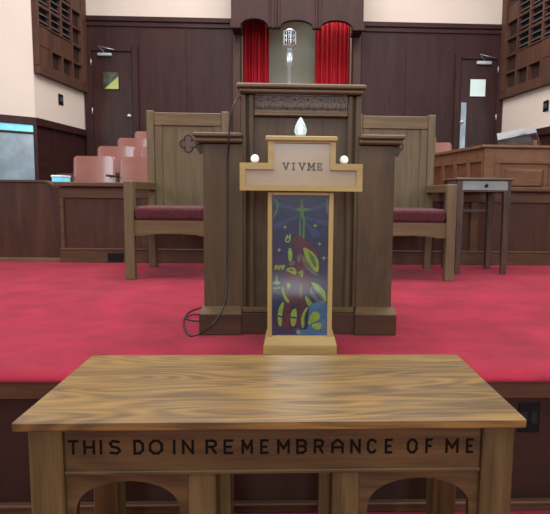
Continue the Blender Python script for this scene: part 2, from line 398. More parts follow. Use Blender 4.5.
# organ grilles
def grille(p_far, p_near, side, z0, label, flip):
    A = Vector((*p_far, 0)); B = Vector((*p_near, 0)); d = (B - A).normalized(); L = (B - A).length
    n = Vector((d.y, -d.x, 0)) * side
    t = thing('organ_grille', A + Vector((0, 0, z0)), label, 'grille', 'wooden organ grilles high on the side walls')
    def f(u, v, w): return d * u + n * w + Vector((0, 0, v))
    def bar(mb, u0, u1, v0, v1, w0, w1, mi=0, b=.004):
        mb.hexa([f(u0, v0, w0), f(u1, v0, w0), f(u1, v0, w1), f(u0, v0, w1)], [f(u0, v1, w0), f(u1, v1, w0), f(u1, v1, w1), f(u0, v1, w1)], b, mi)
    H = 2.6; fr = .11
    mb = MB(); bar(mb, 0, L, 0, fr + .03, 0, .09); bar(mb, 0, L, H - fr, H, 0, .09); bar(mb, 0, fr + .06, fr, H - fr, 0, .09); bar(mb, L - .05, L, fr, H - fr, 0, .09)
    mb.build('frame', 'lattice_z', t)
    nc, nr = 4, 8; u0, u1 = fr + .06, L - .05; v0, v1 = fr + .03, H - fr; cw = (u1 - u0) / nc; ch = (v1 - v0) / nr
    # rows from the bottom, columns from the far end: b=box recess, s=solid board, d=dark louvred, g=mid recess
    rows = ['gbbs', 'gsss', 'gddd', 'gddd', 'sddd', 'gdsd', 'gdds', 'sddd']
    rc, so, dk, lv = MB(), MB(), MB(), MB()
    mb = MB()
    for r in range(nr):
        for c in range(nc):
            k = rows[r][c]; a = u0 + c * cw; b = a + cw; lo = v0 + r * ch; hi = lo + ch
            if k == 's': bar(so, a, b, lo, hi, 0, .06 if (r + c) % 2 else .068, b=.003)
            else:
                bar(mb, a, a + .022, lo, hi, .005, .08, b=.002); bar(mb, b - .022, b, lo, hi, .005, .08, b=.002)
                bar(mb, a + .022, b - .022, lo, lo + .022, .005, .08, b=.002); bar(mb, a + .022, b - .022, hi - .022, hi, .005, .08, b=.002)
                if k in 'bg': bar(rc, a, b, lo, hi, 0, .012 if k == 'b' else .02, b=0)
                else:
                    bar(dk, a, b, lo, hi, 0, .006, b=0)
                    for q in (.36, .72):
                        z = lo + ch * q
                        lv.hexa([f(a + .02, z, .015), f(b - .02, z, .015), f(b - .02, z - .04, .06), f(a + .02, z - .04, .06)],
                                [f(a + .02, z + .01, .015), f(b - .02, z + .01, .015), f(b - .02, z - .03, .06), f(a + .02, z - .03, .06)], 0)
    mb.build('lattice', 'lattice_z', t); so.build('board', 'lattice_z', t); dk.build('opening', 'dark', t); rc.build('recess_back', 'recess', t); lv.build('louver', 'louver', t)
grille((-3.735, 10.48), (-3.885, 8.84), -1, 3.09, 'brown wooden organ grille on the left side wall above the light switch', False)
grille((3.905, 10.48), (4.14, 8.75), 1, 3.09, 'brown wooden organ grille on the right side wall above the console', True)
# wall switches
for px, py, Y, W, side, lab in ((55, 99.5, 9.62, LW, -1, 'black switch plate on the cream wall below the left grille'), (546.5, 106, 9.08, RW, 1, 'black switch plate on the cream wall below the right grille')):
    tt = (WY + .05 - Y) / (WY + .05 - W[1][1]); x = W[0][0] + (W[1][0] - W[0][0]) * tt
    z = P(px, py, Y).z; s = -side
    t = thing('switch_plate', (x, Y, z - .085), lab, 'switch')
    MB().box(0, s * .015, -.085, .085, 0, .17, .004).build('cover_plate', 'black', t)
    mb = MB()
    for q in (-.035, .035): mb.box(s * .014, s * .026, q - .015, q + .015, .05, .12, .003)
    mb.build('toggle', 'louver', t)
# varnished panel at far left (angled wall), blue reflections painted as colour and glow
d = Vector((LW[2][0] - LW[1][0], LW[2][1] - LW[1][1], 0)).normalized(); n = Vector((-d.y, d.x, 0)); n = n if n.x > 0 else -n
t = thing('reflection_panel_1', (LW[1][0], LW[1][1], .93), None, None, kind='structure')
def fw(u, v, w): return d * u + n * w + Vector((0, 0, v))
def wbar(mb, u0, u1, v0, v1, w0, w1, b=.004):
    mb.hexa([fw(u0, v0, w0), fw(u1, v0, w0), fw(u1, v0, w1), fw(u0, v0, w1)], [fw(u0, v1, w0), fw(u1, v1, w0), fw(u1, v1, w1), fw(u0, v1, w1)], b); return mb
g = .04
wbar(MB(), g, 1.25, .15, 1.25, 0, .02).build('glossy_pane', 'bluesheen', t)
wbar(MB(), g, 1.25, 1.28, 1.385, 0, .02).build('gleam_strip', 'blueglow', t)
m = wbar(MB(), g - .05, g, .1, 1.395, 0, .04); wbar(m, 1.25, 1.3, .1, 1.395, 0, .04); wbar(m, g, 1.25, 1.25, 1.28, 0, .035); wbar(m, g, 1.25, .1, .15, 0, .04)
wbar(m, g + .55, g + .58, .15, 1.25, .0, .03)
m.build('panel_surround', 'mahog_z', t)

# doors
def door(name, x0px, x1px, cl, cr, topc, tops, knob, win, closer, wmat):
    Y = WY; xa = P(x0px, 90, Y).x; xb = P(x1px, 90, Y).x; ca = P(cl, 90, Y).x; cb = P(cr, 90, Y).x
    zt = P((x0px + x1px) / 2, tops, Y).z; zc = P((x0px + x1px) / 2, topc, Y).z; z0 = 1.62
    t = thing(name, ((xa + xb) / 2, Y, z0), None, None, kind='structure'); o = t.location.copy()
    MB(o).box(ca, xa, Y - .06, Y, z0, zc, .008).box(xb, cb, Y - .06, Y, z0, zc, .008).box(xa, xb, Y - .06, Y, zt, zc, .008).build('door_frame', 'mahog_z', t)
    MB(o).box(xa, xb, Y - .025, Y, z0, zt, .003).build('door_leaf', 'door', t)
    wx0, wx1 = P(win[0], 85, Y).x, P(win[1], 85, Y).x; wz1, wz0 = P(win[0], win[2], Y).z, P(win[0], win[3], Y).z
    fr = MB(o).box(wx0 - .02, wx0, Y - .035, Y - .02, wz0 - .02, wz1 + .02).box(wx1, wx1 + .02, Y - .035, Y - .02, wz0 - .02, wz1 + .02).box(wx0, wx1, Y - .035, Y - .02, wz1, wz1 + .02).box(wx0, wx1, Y - .035, Y - .02, wz0 - .02, wz0)
    fr.build('glazing_bead', 'mahog_z', t)
    m = MB(o).box(wx0, wx1, Y - .03, Y - .02, wz0, wz1, 0)
    if wmat == 'paneg':
        m.poly([(wx0 + .02, Y - .031, wz0), (wx1, Y - .031, wz0), (wx1, Y - .031, wz1 - .08)], 1)
        m.build('glossy_pane', ['paneg', 'paney'], t)
    else: m.build('glossy_pane', wmat, t)
    k = P(*knob, Y - .06)
    MB(o).lathe([(.03, .04), (.03, .03), (.012, .028), (.012, -.02), (.028, -.028), (.032, -.045), (.022, -.06), (.004, -.063)], (k.x, Y - .06, k.z), 'y', 16).build('knob', 'brass', t)
    c0 = P(closer[0], closer[2], Y - .05); c1 = P(closer[1], closer[3], Y - .05)
    cl_ = MB(o).box(c0.x, c1.x, Y - .09, Y - .025, c1.z, c0.z, .012).build('door_closer', 'chrome', t)
    MB(o).tube([((c0.x + c1.x) / 2, Y - .08, c0.z + .01), (c0.x + .03, Y - .13, c0.z + .10), (c1.x + .05, Y - .09, c0.z + .05)], .009, sub=1).build('closer_arm', 'chrome', cl_)
    for q in (.2, 1.1, 1.95):
        hx = xa if name == 'door_1' else xb
        MB(o).tube([(hx, Y - .064, z0 + q), (hx, Y - .064, z0 + q + .11)], .01, sub=1).build('hinge', 'chrome', t)
    return t, o
door('door_1', 93, 133, 86, 139, 46.5, 52, (129.5, 116), (104, 119, 72, 89), (97.5, 112, 52.8, 56.4), 'paneg')
t, o = door('door_2', 459.5, 496, 454, 502, 54.5, 60, (461.5, 122), (469.8, 485, 79.5, 96.5), (476.5, 491.5, 61, 65), 'panew')
k = P(460, 122, WY)
MB(o).box(k.x - .0, k.x + .1, WY - .03, WY - .02, k.z - .75, k.z + .35, .003).build('push_plate', 'bluesheen', t)  # its blue reflection is in the plate colour

# ------------------------------------------------------------------ choir seats
def seat_proto():
    t = thing('choir_chair', (0, 0, 0), 'x', 'seat', 'pink plywood choir seats')
    # curved plywood back
    W, H = .245, .37; n, mrows = 16, 17; vs = []; fs = []
    for lay in (0, 1):
        for j in range(mrows + 1):
            v = j / 8 * .84 if j <= 8 else .84 + .16 * math.sin((j - 8) / 9 * PI / 2)
            ww = W
            rr = .05
            zz = v * H
            if zz > H - rr: ww = W - rr + math.sqrt(max(0, rr * rr - (zz - H + rr) ** 2))
            for i in range(n + 1):
                u = -1 + 2 * i / n; x = u * ww
                y = .05 - .024 * (x / W) ** 2 + .045 * v
                vs.append((x, y + lay * .014, .44 + zz))
    S = (n + 1) * (mrows + 1)
    for lay in (0, 1):
        for j in range(mrows):
            for i in range(n):
                a = lay * S + j * (n + 1) + i; fs.append((a, a + 1, a + n + 2, a + n + 1))
    for i in range(n):
        fs.append((i, i + 1, S + i + 1, S + i)); a = mrows * (n + 1) + i; fs.append((a, a + 1, S + a + 1, S + a))
    for j in range(mrows):
        a = j * (n + 1); fs.append((a, a + n + 1, S + a + n + 1, S + a)); a += n; fs.append((a, a + n + 1, S + a + n + 1, S + a))
    mb = MB(); mb._add(vs, fs, 0, smooth=True); mb.build('seat_back', 'seat', t)
    pts = [(-.2, -.4), (.2, -.4), (.23, -.36), (.24, .0), (-.24, .0), (-.23, -.36)]
    MB().prism(pts, lambda u, v, w: (u, v, .40 + w), .055, bev=.012).build('seat_pan', 'seatdark', t)
    for s in (-1,):
        MB().box(s * .27 - .02, s * .27 + .02, -.32, .0, .56, .585, .008, seg=2).build('armrest', 'seatdark', t)
        MB().box(s * .27 - .015, s * .27 + .015, -.2, -.06, 0, .56, .004).build('arm_standard', 'chrome', t)
    MB().box(-.16, -.12, -.22, -.02, 0, .40, .004).box(.12, .16, -.22, -.02, 0, .40, .004).build('leg', 'seatdark', t)
    return t
proto = seat_proto()
rown = ['front', 'second', 'third', 'back']; first = True
lefts = [-2.32, -1.78, -1.24, -.70]; rights = [1.12, 1.66, 2.2]
coln = ['nearest the left aisle', 'second from the left aisle', 'third from the left aisle', 'fourth from the left aisle']
colr = ['third from the right door side', 'second from the right door side', 'nearest the right door side']
for r in range(4):
    y = 6.72 + .7 * r
    for side, xs, cn in (('left', lefts, coln), ('right', rights, colr)):
        for i, x in enumerate(xs):
            if side == 'right' and r < 2 and i > 0: continue
            o = proto if first else copy_tree(proto); first = False
            o.location = (x + (.05 * r if side == 'left' else -.053 * r), y, FZ[r]); 
            o['label'] = 'pink plywood choir seat, %s row on the %s, %s' % (rown[r], side, cn[i])
            o['group'] = 'pink plywood choir seats on the ' + side

# hymnals / papers on the rail shelf at the left
for (px, py, Y, w, h, lab, nm) in ((61, 175.5, 6.16, .1, .035, 'white folder lying left of the front-row choir seat', 'folder'),):
    p = P(px, py, Y)
    t = thing('book_stand', (p.x, Y, FZ[0]), 'white-topped small stand left of the front-row choir seats', 'stand')
    hh = p.z - FZ[0]
    MB().box(-.06, .06, -.12, .12, hh - .02, hh, .004).build('stand_top', 'white', t)
    MB().box(-.055, .055, -.11, .11, hh - .07, hh - .02, .004).build('stand_box', 'blueglow', t)  # cyan glow put into the material, no lamp inside
    MB().box(-.02, .02, -.02, .02, .03, hh - .06, .003).box(-.06, .06, -.1, .1, 0, .03, .004).build('pedestal', 'black', t)

# ------------------------------------------------------------------ choir rail (front partitions)
PY = 5.82
def rail_panel(x0, x1, top, label, kind):
    t = thing('choir_rail', ((x0 + x1) / 2, PY, ST), label, 'railing'); o = t.location.copy()
    return t, o
# far-left solid pew end partition with a swept-down end
xe = P(66, 220, PY).x; ztop = P(30, 182, PY).z
t = thing('choir_partition', (-3.6, PY, ST), 'plain dark wooden partition at far left with a swept-down top end', 'partition'); o = t.location.copy()
xs_ = P(44, 183, PY).x; zl = P(64, 190.5, PY).z
pts = [(-5.6, ST), (xe, ST), (xe, zl)]
for k in range(9):
    q = k / 8; pts.append((P(62, 185, PY).x + (xs_ - P(62, 185, PY).x) * q, zl + (ztop - zl) * (.5 - .5 * math.cos(q * PI))))
pts += [(-5.6, ztop)]
MB(o).prism(pts, lambda u, v, w: (u, PY + w, v), .06, bev=.004).build('panel', 'choir_z', t)
mb = MB(o); cap = [p for p in pts[3:]]
for i in range(len(cap) - 1):
    (xa, za), (xb, zb_) = cap[i], cap[i + 1]
    mb.hexa([(xa, PY - .02, za), (xb, PY - .02, zb_), (xb, PY + .08, zb_), (xa, PY + .08, za)], [(xa, PY - .02, za + .02), (xb, PY - .02, zb_ + .02), (xb, PY + .08, zb_ + .02), (xa, PY + .08, za + .02)], 0)
mb.build('cap', 'choir_x', t)
MB(o).box(-5.6, xe, PY - .012, PY, ST, ST + .04, .003).build('base_strip', 'chair_x', t)
# long panelled rail with ledge, in three runs
def choir_front(x0, x1, label, zt, pan, mat='choir_x'):
    t = thing('choir_rail', ((x0 + x1) / 2, PY - .05, ST), label, 'railing', 'panelled choir rails behind the chairs'); o = t.location.copy(); Y = PY - .05
    MB(o).box(x0, x1, Y + .02, Y + .07, ST, zt - .04, .002).build('panel', 'choir_z', t)
    MB(o).box(x0 - .03, x1 + .03, Y - .06, Y + .2, zt - .045, zt, .008).build('ledge', mat, t)
    m = MB(o).box(x0, x1, Y, Y + .03, zt - .16, zt - .045, .004)
    n_ = max(1, round((x1 - x0) / pan)); w = (x1 - x0) / n_
    for i in range(n_ + 1):
        c = x0 + w * i; a = max(x0, c - .04); b = min(x1, c + .04); m.box(a, b, Y, Y + .03, ST + .1, zt - .16, .004)
    m.build('panel_frame', mat if mat == 'orange_x' else 'choir_x', t)
    MB(o).box(x0 - .005, x1 + .005, Y - .015, Y + .03, ST, ST + .13, .004).box(x0 - .005, x1 + .005, Y - .022, Y + .03, ST + .125, ST + .145, .005).build('base', 'choir_x', t)
    return t, o
zt = P(105, 182.5, PY).z
t1, o1 = choir_front(P(62, 220, PY).x, -.62, 'brown panelled choir rail with ledge behind the left chair', zt, .8)
a = P(108, 253, PY - .07); b = P(123, 261, PY - .07)
MB(o1).box(a.x, b.x, PY - .085, PY - .065, b.z, a.z, .003).build('vent', 'black', t1)
t2, o2 = choir_front(.75, 5.4, 'dark panelled choir rail behind the side table at right', P(520, 187.5, PY).z, 1.1)

# ------------------------------------------------------------------ right console screen
KY = 6.22; kc = P(485, 145, KY); kz = kc.z; kx = kc.x
t = thing('organ_screen', (kx, KY, FZ[0]), 'orange-brown panelled wooden organ screen with a corner, at right behind the side table', 'screen'); o = t.location.copy()
bk = Vector((1.932, 7.62, 0))
rx = 4.9
MB(o).box(kx, rx, KY, KY + .06, FZ[0], kz - .03, .003).build('front_panel', 'orange_x', t)
def ret(mb, w0, w1, z0, z1, s0=0., s1=1., b=.003):
    A = Vector((kx, KY, 0)); D = bk - A; nn = Vector((D.y, -D.x, 0)).normalized() * -1
    p = A + D * s0; q = A + D * s1
    r = [p + nn * w0, q + nn * w0, q + nn * w1, p + nn * w1]
    mb.hexa([v + Vector((0, 0, z0)) for v in r], [v + Vector((0, 0, z1)) for v in r], b); return mb
ret(MB(o), -.06, 0, FZ[0], kz - .03).build('return_panel', 'orange_y', t)
m = MB(o).box(kx - .04, rx, KY - .05, KY + .12, kz - .035, kz, .01); ret(m, -.12, .05, kz - .035, kz); m.build('ledge', 'orange_x', t)
m = MB(o).box(kx - .01, kx + .11, KY - .025, KY, FZ[0], kz - .035, .004).box(kx, rx, KY - .02, KY, kz - .2, kz - .035, .004)
x = kx + .11; zlo = P(500, 189, KY).z - .12
m.box(x, rx, KY - .02, KY, FZ[0], zlo + .08, .004)
while x < rx - .2:
    m.box(x, x + .07, KY - .02, KY, zlo, kz - .2, .004); x += .62
ret(m, 0, .02, kz - .18, kz - .035); ret(m, 0, .02, FZ[0], zlo + .14)
for i in range(5): ret(m, 0, .02, zlo + .1, kz - .18, max(0, i / 4 - .03), min(1, i / 4 + .03))
m.build('panel_frame', 'orange_x', t)
x = kx + .11
k = 0
while x < rx - .3:
    c0, c1 = x + .12, x + .57
    r0 = MB(o); z0_, z1_ = zlo + .13, kz - .25
    r0.hexa([(c0, KY, z0_), (c1, KY, z0_), (c1, KY, z1_), (c0, KY, z1_)], [(c0 + .04, KY - .022, z0_ + .03), (c1 - .04, KY - .022, z0_ + .03), (c1 - .04, KY - .022, z1_ - .03), (c0 + .04, KY - .022, z1_ - .03)], 0)
    r0.build('raised_panel', 'orange_x', t); x += .62

# acrylic music desk on screen
MYY = KY + .35
a = P(500.5, 132.5, MYY); b = P(539, 124.5, MYY); e = P(544, 146, MYY)
t = thing('music_stand', ((a.x + e.x) / 2, MYY, kz - .35), 'tilted clear acrylic music desk behind the organ screen ledge', 'music stand'); o = t.location.copy()
zb_ = kz - .06
f1 = [Vector((a.x, MYY, zb_)), Vector((e.x, MYY, zb_)), Vector((b.x, MYY + .12, b.z)), Vector((a.x, MYY + .12, a.z))]
th = Vector((0, .012, 0))
m = MB(o); m.hexa(f1, [v + th for v in f1], 0); m.build('acrylic_panel', 'acrylic', t)
def lerp(p, q, s): return p + (q - p) * s
s1 = [lerp(f1[3], f1[0], .34), lerp(f1[2], f1[1], .24), f1[2], f1[3]]
s1 = [v - Vector((0, .006, 0)) for v in s1]
m = MB(o); m.hexa(s1, [v + Vector((0, .005, 0)) for v in s1], 0); m.build('frosted_edge', 'acrylicw', t)
f2 = [v + Vector((.0, .03, 0)) for v in (lerp(f1[0], f1[1], .03), lerp(f1[0], f1[1], .86), lerp(f1[3], f1[2], .86) - Vector((0, 0, .03)), lerp(f1[3], f1[2], .03) - Vector((0, 0, .02)))]
MB(o).hexa(f2, [v + Vector((0, .015, 0)) for v in f2], 0).build('support_board', 'stable_x', t)
MB(o).box(e.x - .12, e.x - .07, MYY + .02, MYY + .05, kz - .35, kz + .10, .006).build('bracket', 'orange_z', t)
MB(o).box(a.x, e.x, MYY - .05, MYY + .2, kz - .38, kz - .35, .006).build('shelf', 'mahog_x', t)

# ------------------------------------------------------------------ clergy chairs
def make_chair():
    t = thing('clergy_chair', (0, 0, 0), 'x', 'chair', 'tall oak clergy chairs')
    hw = .385; D = .78; pf = .078; pb = .07; HB = 1.48; HF = .81
    for s in (-1, 1):
        MB().box(s * hw - s * pf, s * hw, 0, pf, 0, HF, .006).build('front_leg', 'chair_z', t)
    for s in (-1, 1):
        MB().box(s * hw - s * pb, s * hw, D, D + pb, 0, HB, .006).build('back_post', 'chair_z', t)
    # shaped top rail
    MB().box(-hw + pb, hw - pb, D + .01, D + .055, HB - .135, HB - .015, .005).build('top_rail', 'chair_x', t)
    m = MB().box(-hw + pb, hw - pb, D + .03, D + .05, .45, HB - .13, .0)
    m.build('back_panel', 'chair_z', t)
    m = MB()
    for x in (-.28, .28): m.box(x - .035, x + .035, D + .015, D + .032, .5, HB - .135, .004)
    for x in (-.12, 0, .12): m.box(x - .004, x + .004, D + .026, D + .031, .55, HB - (.38 if x == 0 else .14), .001)
    m.build('back_stile', 'chair_z', t)
    # quatrefoil: ring of four lobes, carved look
    m = MB(); cz = HB - .30
    for q in range(4):
        w = q * PI / 2; c = (.042 * math.cos(w), cz + .042 * math.sin(w))
        m.prism([(c[0] + .034 * math.cos(a_), c[1] + .034 * math.sin(a_)) for a_ in [2 * PI * i / 20 for i in range(20)]], lambda u, v, w_: (u, D + .0285 - w_, v), .0035 + .0002 * q, 0)
        ring = [(c[0] + .037 * math.cos(w + a_), D + .026, c[1] + .037 * math.sin(w + a_)) for a_ in [-PI * .68 + 1.36 * PI * i / 16 for i in range(17)]]
        m.tube(ring, .0055, 6, 1, sub=1)
    m.prism([(-.03, cz - .03), (.03, cz - .03), (.03, cz + .03), (-.03, cz + .03)], lambda u, v, w_: (u, D + .0285 - w_, v), .004)
    m.build('quatrefoil_carving', ['stable_z', 'recess'], t)
    MB().box(-hw + .0, -hw + .08, pf, D, HF - .07, HF - .0, .006).build('arm', 'chair_y', t)
    MB().box(hw - .08, hw, pf, D, HF - .07, HF, .006).build('arm', 'chair_y', t)
    pts = [(-hw + pf, .49), (-hw + pf, .36)]
    for k in range(9):
        q = k / 8; x = -.25 + .5 * q; pts.append((x, .36 + .02 * math.sin(PI * q) ** .5))
    pts += [(hw - pf, .36), (hw - pf, .49)]
    MB().prism(pts, lambda u, v, w: (u, .02 + w, v), .03, bev=0).build('front_rail', 'chair_x', t)
    m = MB()
    for s in (-1, 1): m.box(s * (hw - .03), s * (hw - .06), pf, D, .37, .49, .003)
    m.box(-hw + pb, hw - pb, D + .01, D + .04, .37, .49, .003); m.box(-hw + .06, hw - .06, .05, D, .47, .485, 0)
    m.build('seat_frame', 'chair_y', t)
    MB().box(-hw + .035, hw - .035, .0 + pf + .005, D - .005, .485, .60, .035, seg=4).box(-hw + pf + .005, hw - pf - .005, .005, .2, .49, .597, .03, seg=4).build('cushion', 'velvet', t)
    return t
ch = make_chair()
for i, (fx, px) in enumerate(((0, 125), (1, 454))):
    o = ch if i == 0 else copy_tree(ch)
    p = PZ(130 if i == 0 else 449, 280 if i == 0 else 281.8, ST)
    o.location = (-1.356 + .385 if i == 0 else 1.38 - .385, 4.62, ST)
    o['label'] = 'tall oak clergy chair with maroon cushion, ' + ('left of the pulpit, its carved quatrefoil in view' if i == 0 else 'right of the pulpit beside the side table')

# ------------------------------------------------------------------ side table
t = thing('side_table', (1.75, 5.28, ST), 'narrow dark side table with one drawer and tapered legs, right of the chair', 'side table')
SH = .88
MB().box(-.262, .262, -.26, .26, SH - .022, SH, .006).build('tabletop', 'stable_x', t)
m = MB()
for s in (-1, 1): m.box(s * .225 - .01, s * .225 + .01, -.2, .2, SH - .13, SH - .022, .002)
m.box(-.22, .22, .205, .225, SH - .13, SH - .022, .002); m.box(-.22, .22, -.235, -.225, SH - .125, SH - .115, .001); m.build('apron', 'stable_x', t)
dr = MB().box(-.2, .215, -.245, -.225, SH - .112, SH - .026, .004).build('drawer', 'drawer', t)
MB().lathe([(.006, 0), (.006, -.012), (.016, -.02), (.014, -.03), (.003, -.034)], (.01, -.245, SH - .07), 'y', 14).build('knob', 'black', dr)
for sx in (-1, 1):
    for sy in (-1, 1):
        cx, cy_ = sx * .215, sy * .21; a = .032; b = .024
        MB().hexa([(cx - b, cy_ - b, 0), (cx + b, cy_ - b, 0), (cx + b, cy_ + b, 0), (cx - b, cy_ + b, 0)], [(cx - a, cy_ - a, SH - .022), (cx + a, cy_ - a, SH - .022), (cx + a, cy_ + a, SH - .022), (cx - a, cy_ + a, SH - .022)], .003).build('leg', 'stable_z', t)
MB().box(-.2, .2, .195, .215, .56, .59, .003).build('stretcher', 'stable_x', t)

# ------------------------------------------------------------------ pulpit
FYP = 2.83
def X(px, py=250, Y=FYP): return P(px, py, Y).x
def Zp(px, py, Y=FYP): return P(px, py, Y).z
pc = (X(202, 334) + X(394, 334)) / 2
t = thing('pulpit', (pc, FYP, ST), 'large stepped oak pulpit with carved frieze in the middle of the red stage', 'pulpit'); o = t.location.copy()
ztop = Zp(300, 84.5); DP = .62
L0, L1, L2, L3 = X(203.5, 230), X(241, 230), X(254, 180), X(246.5)
R0, R1, R2 = X(393, 230), X(360, 200), X(347, 180)
zw = Zp(215, 133); zb1 = Zp(222, 308.5)
# centre body
MB(o).box(L1 + .01, R1 - .01, FYP + .05, FYP + DP, ST, ztop - .04, .003).build('centre_body', 'oak_z', t)
# wings
for s, (a, b, nm) in enumerate(((L0, L1 + .01, 'wing'), (R1 - .01, R0, 'wing'))):
    wg = MB(o).box(a, b, FYP + .0, FYP + DP - .06, ST, zw - .05, .003).build(nm, 'oak_z', t)
    ax, bx = (a - .045, b) if s == 0 else (a, b + .045)
    m = MB(o).box(ax, bx, FYP - .05, FYP + DP - .02, zw - .022, zw, .006).box(ax + .012 * (1 - s), bx - .012 * s, FYP - .036, FYP + DP - .03, zw - .048, zw - .02, .008)
    m.build('wing_cap', 'oak_x', wg)
    cx = a + .02 if s == 0 else b - .0
    if s == 1:
        MB(o).prism([(b, zw - .05), (b + .03, zw - .05), (b + .034, zw - .075), (b + .02, zw - .1), (b, zw - .09)], lambda u, v, w: (u, FYP + .02 + w, v), .03).build('bracket', 'oak_z', wg)
    else:
        MB(o).prism([(a, zw - .05), (a - .03, zw - .05), (a - .034, zw - .075), (a - .02, zw - .1), (a, zw - .09)], lambda u, v, w: (u, FYP + .02 + w, v), .03).build('bracket', 'oak_z', wg)
# inner stiles beside the centre panel
for a, b in ((L1 - .0, L1 + .028), (L1 + .036, L2), (R2, R1 - .04), (R1 - .03, R1)):
    MB(o).box(a, b, FYP + .015, FYP + .06, zb1, ztop - .045, .007).build('pilaster', 'oak_z', t)
# frieze
fz0, fz1 = Zp(300, 112.5), Zp(300, 94)
fr = MB(o).box(L2, R2, FYP + .028, FYP + .055, fz0, fz1, .002).build('frieze_board', 'oak_x', t)
m = MB(o); wF = (R2 - L2); nA = 7; st_ = wF / nA
for i in range(nA):
    c = L2 + st_ * (i + .5)
    for q, rr in ((0, .44), (1, .30)):
        pts = [(c + st_ * rr * math.cos(a_), FYP + .026, fz0 + .018 + (fz1 - fz0 - .03) * (1 - .25 * q) * math.sin(a_)) for a_ in [PI * k / 12 for k in range(13)]]
        m.tube(pts, .0038, 6, 0, sub=1)
    for dx in (-.018, 0, .018): m.tube([(c + dx * .3, FYP + .026, fz0 + .016), (c + dx, FYP + .026, fz0 + .045 + (.02 if dx == 0 else 0))], .0035, 6, 0, sub=1)
    m.lathe([(.001, .005), (.008, .003), (.008, 0)], (L2 + st_ * i if i else L2 + .01, FYP + .021, fz1 - .022), 'y', 10)
m.box(L2, R2, FYP + .018, FYP + .034, fz1 - .006, fz1 + .004, .002)
m.build('frieze_carving', 'stable_x', fr)
MB(o).box(L2, R2, FYP + .012, FYP + .055, fz0 - .016, fz0, .005).build('frieze_moulding', 'chair_x', t)
MB(o).box(L2, R2, FYP + .03, FYP + .05, Zp(300, 93.5), ztop - .045, .002).build('top_rail', 'oak_x', t)
# desk top
xt0, xt1 = X(236.5, 88), X(366, 88)
m = MB(o).box(xt0, xt1, FYP - .03, FYP + DP + .05, ztop - .022, ztop, .006).box(xt0 + .012, xt1 - .012, FYP - .015, FYP + DP + .035, ztop - .045, ztop - .02, .008)
m.build('desk_top', 'oak_x', t)
# book ledge / slanted reading desk on top (hidden from front)
# plinth
xb0, xb1 = X(200.5, 330), X(394.5, 330)
m = MB(o).box(xb0, X(242), FYP - .045, FYP + DP, ST, zb1 - .02, .004).box(X(355), xb1, FYP - .045, FYP + DP, ST, zb1 - .02, .004).box(X(241), X(356), FYP - .02, FYP + DP, ST, zb1 - .02, .003)
m.build('plinth', 'oakdark_x', t)
m = MB(o)
for a, b, yy in ((xb0, X(242), -.045), (X(355), xb1, -.045)):
    m.hexa([(a, FYP + yy, zb1 - .022), (b, FYP + yy, zb1 - .022), (b, FYP + .04, zb1 - .022), (a, FYP + .04, zb1 - .022)], [(a + .012, FYP - .002, zb1 + .012), (b - .004, FYP - .002, zb1 + .012), (b - .004, FYP + .04, zb1 + .012), (a + .012, FYP + .04, zb1 + .012)], .002)
m.box(X(242), X(355), FYP - .01, FYP + .05, zb1 - .02, zb1 + .008, .005)
m.build('plinth_moulding', 'oak_x', t)

# ------------------------------------------------------------------ microphone
MY_ = FYP + .22
p = P(289.5, 84, MY_); bz = ztop
t = thing('microphone', (p.x, MY_, bz), 'vintage chrome microphone on a short stand atop the pulpit', 'microphone'); o = Vector((p.x, MY_, bz))
def zz(py): return P(290, py, MY_).z - bz
MB().lathe([(.001, 0), (.045, 0), (.048, .006), (.03, .016), (.012, .022), (.009, .03)], (0, 0, 0), 'z', 24).build('base', 'chrome', t)
MB().lathe([(.009, .02), (.011, zz(66)), (.0155, zz(65)), (.0155, zz(53)), (.008, zz(52))], (0, 0, 0), 'z', 16).build('stem', 'chrome', t)
hh0, hh1 = zz(48.5), zz(29.5); r_ = .034; hd = [(.012, 0)]
H_ = hh1 - hh0
for k in range(13):
    a = k / 12; z = a * H_; rr = r_ * (1 - max(0, (abs(a - .5) - .25) / .25) ** 2.4 * .55) ; hd.append((rr, z))
hd.append((.008, H_ + .004))
hed = MB(); hed.lathe(hd, (0, 0, hh0), 'z', 28)
head = hed.build('head', 'chrome', t)
m = MB()
for k in range(-2, 3):
    a = -PI / 2 + k * .36
    for j, (z0_, z1_) in enumerate(((.16, .36), (.40, .60), (.64, .82))):
        x, y = (r_ + .0005) * math.cos(a), (r_ + .0005) * math.sin(a)
        m.tube([(x, y, hh0 + H_ * z0_), (x, y, hh0 + H_ * z1_)], .0036, 6, sub=1)
m.build('grille_slot', 'black', head)
m = MB()
for q in (.13, .38, .62, .86): m.lathe([(r_ * .97, 0), (r_ + .003, .002), (r_ * .97, .004)], (0, 0, hh0 + H_ * q), 'z', 28)
m.build('rib', 'chrome', head)
MB().box(-.012, .012, -.014, .014, zz(53), hh0 + .01, .003).build('swivel', 'chromedark', t)

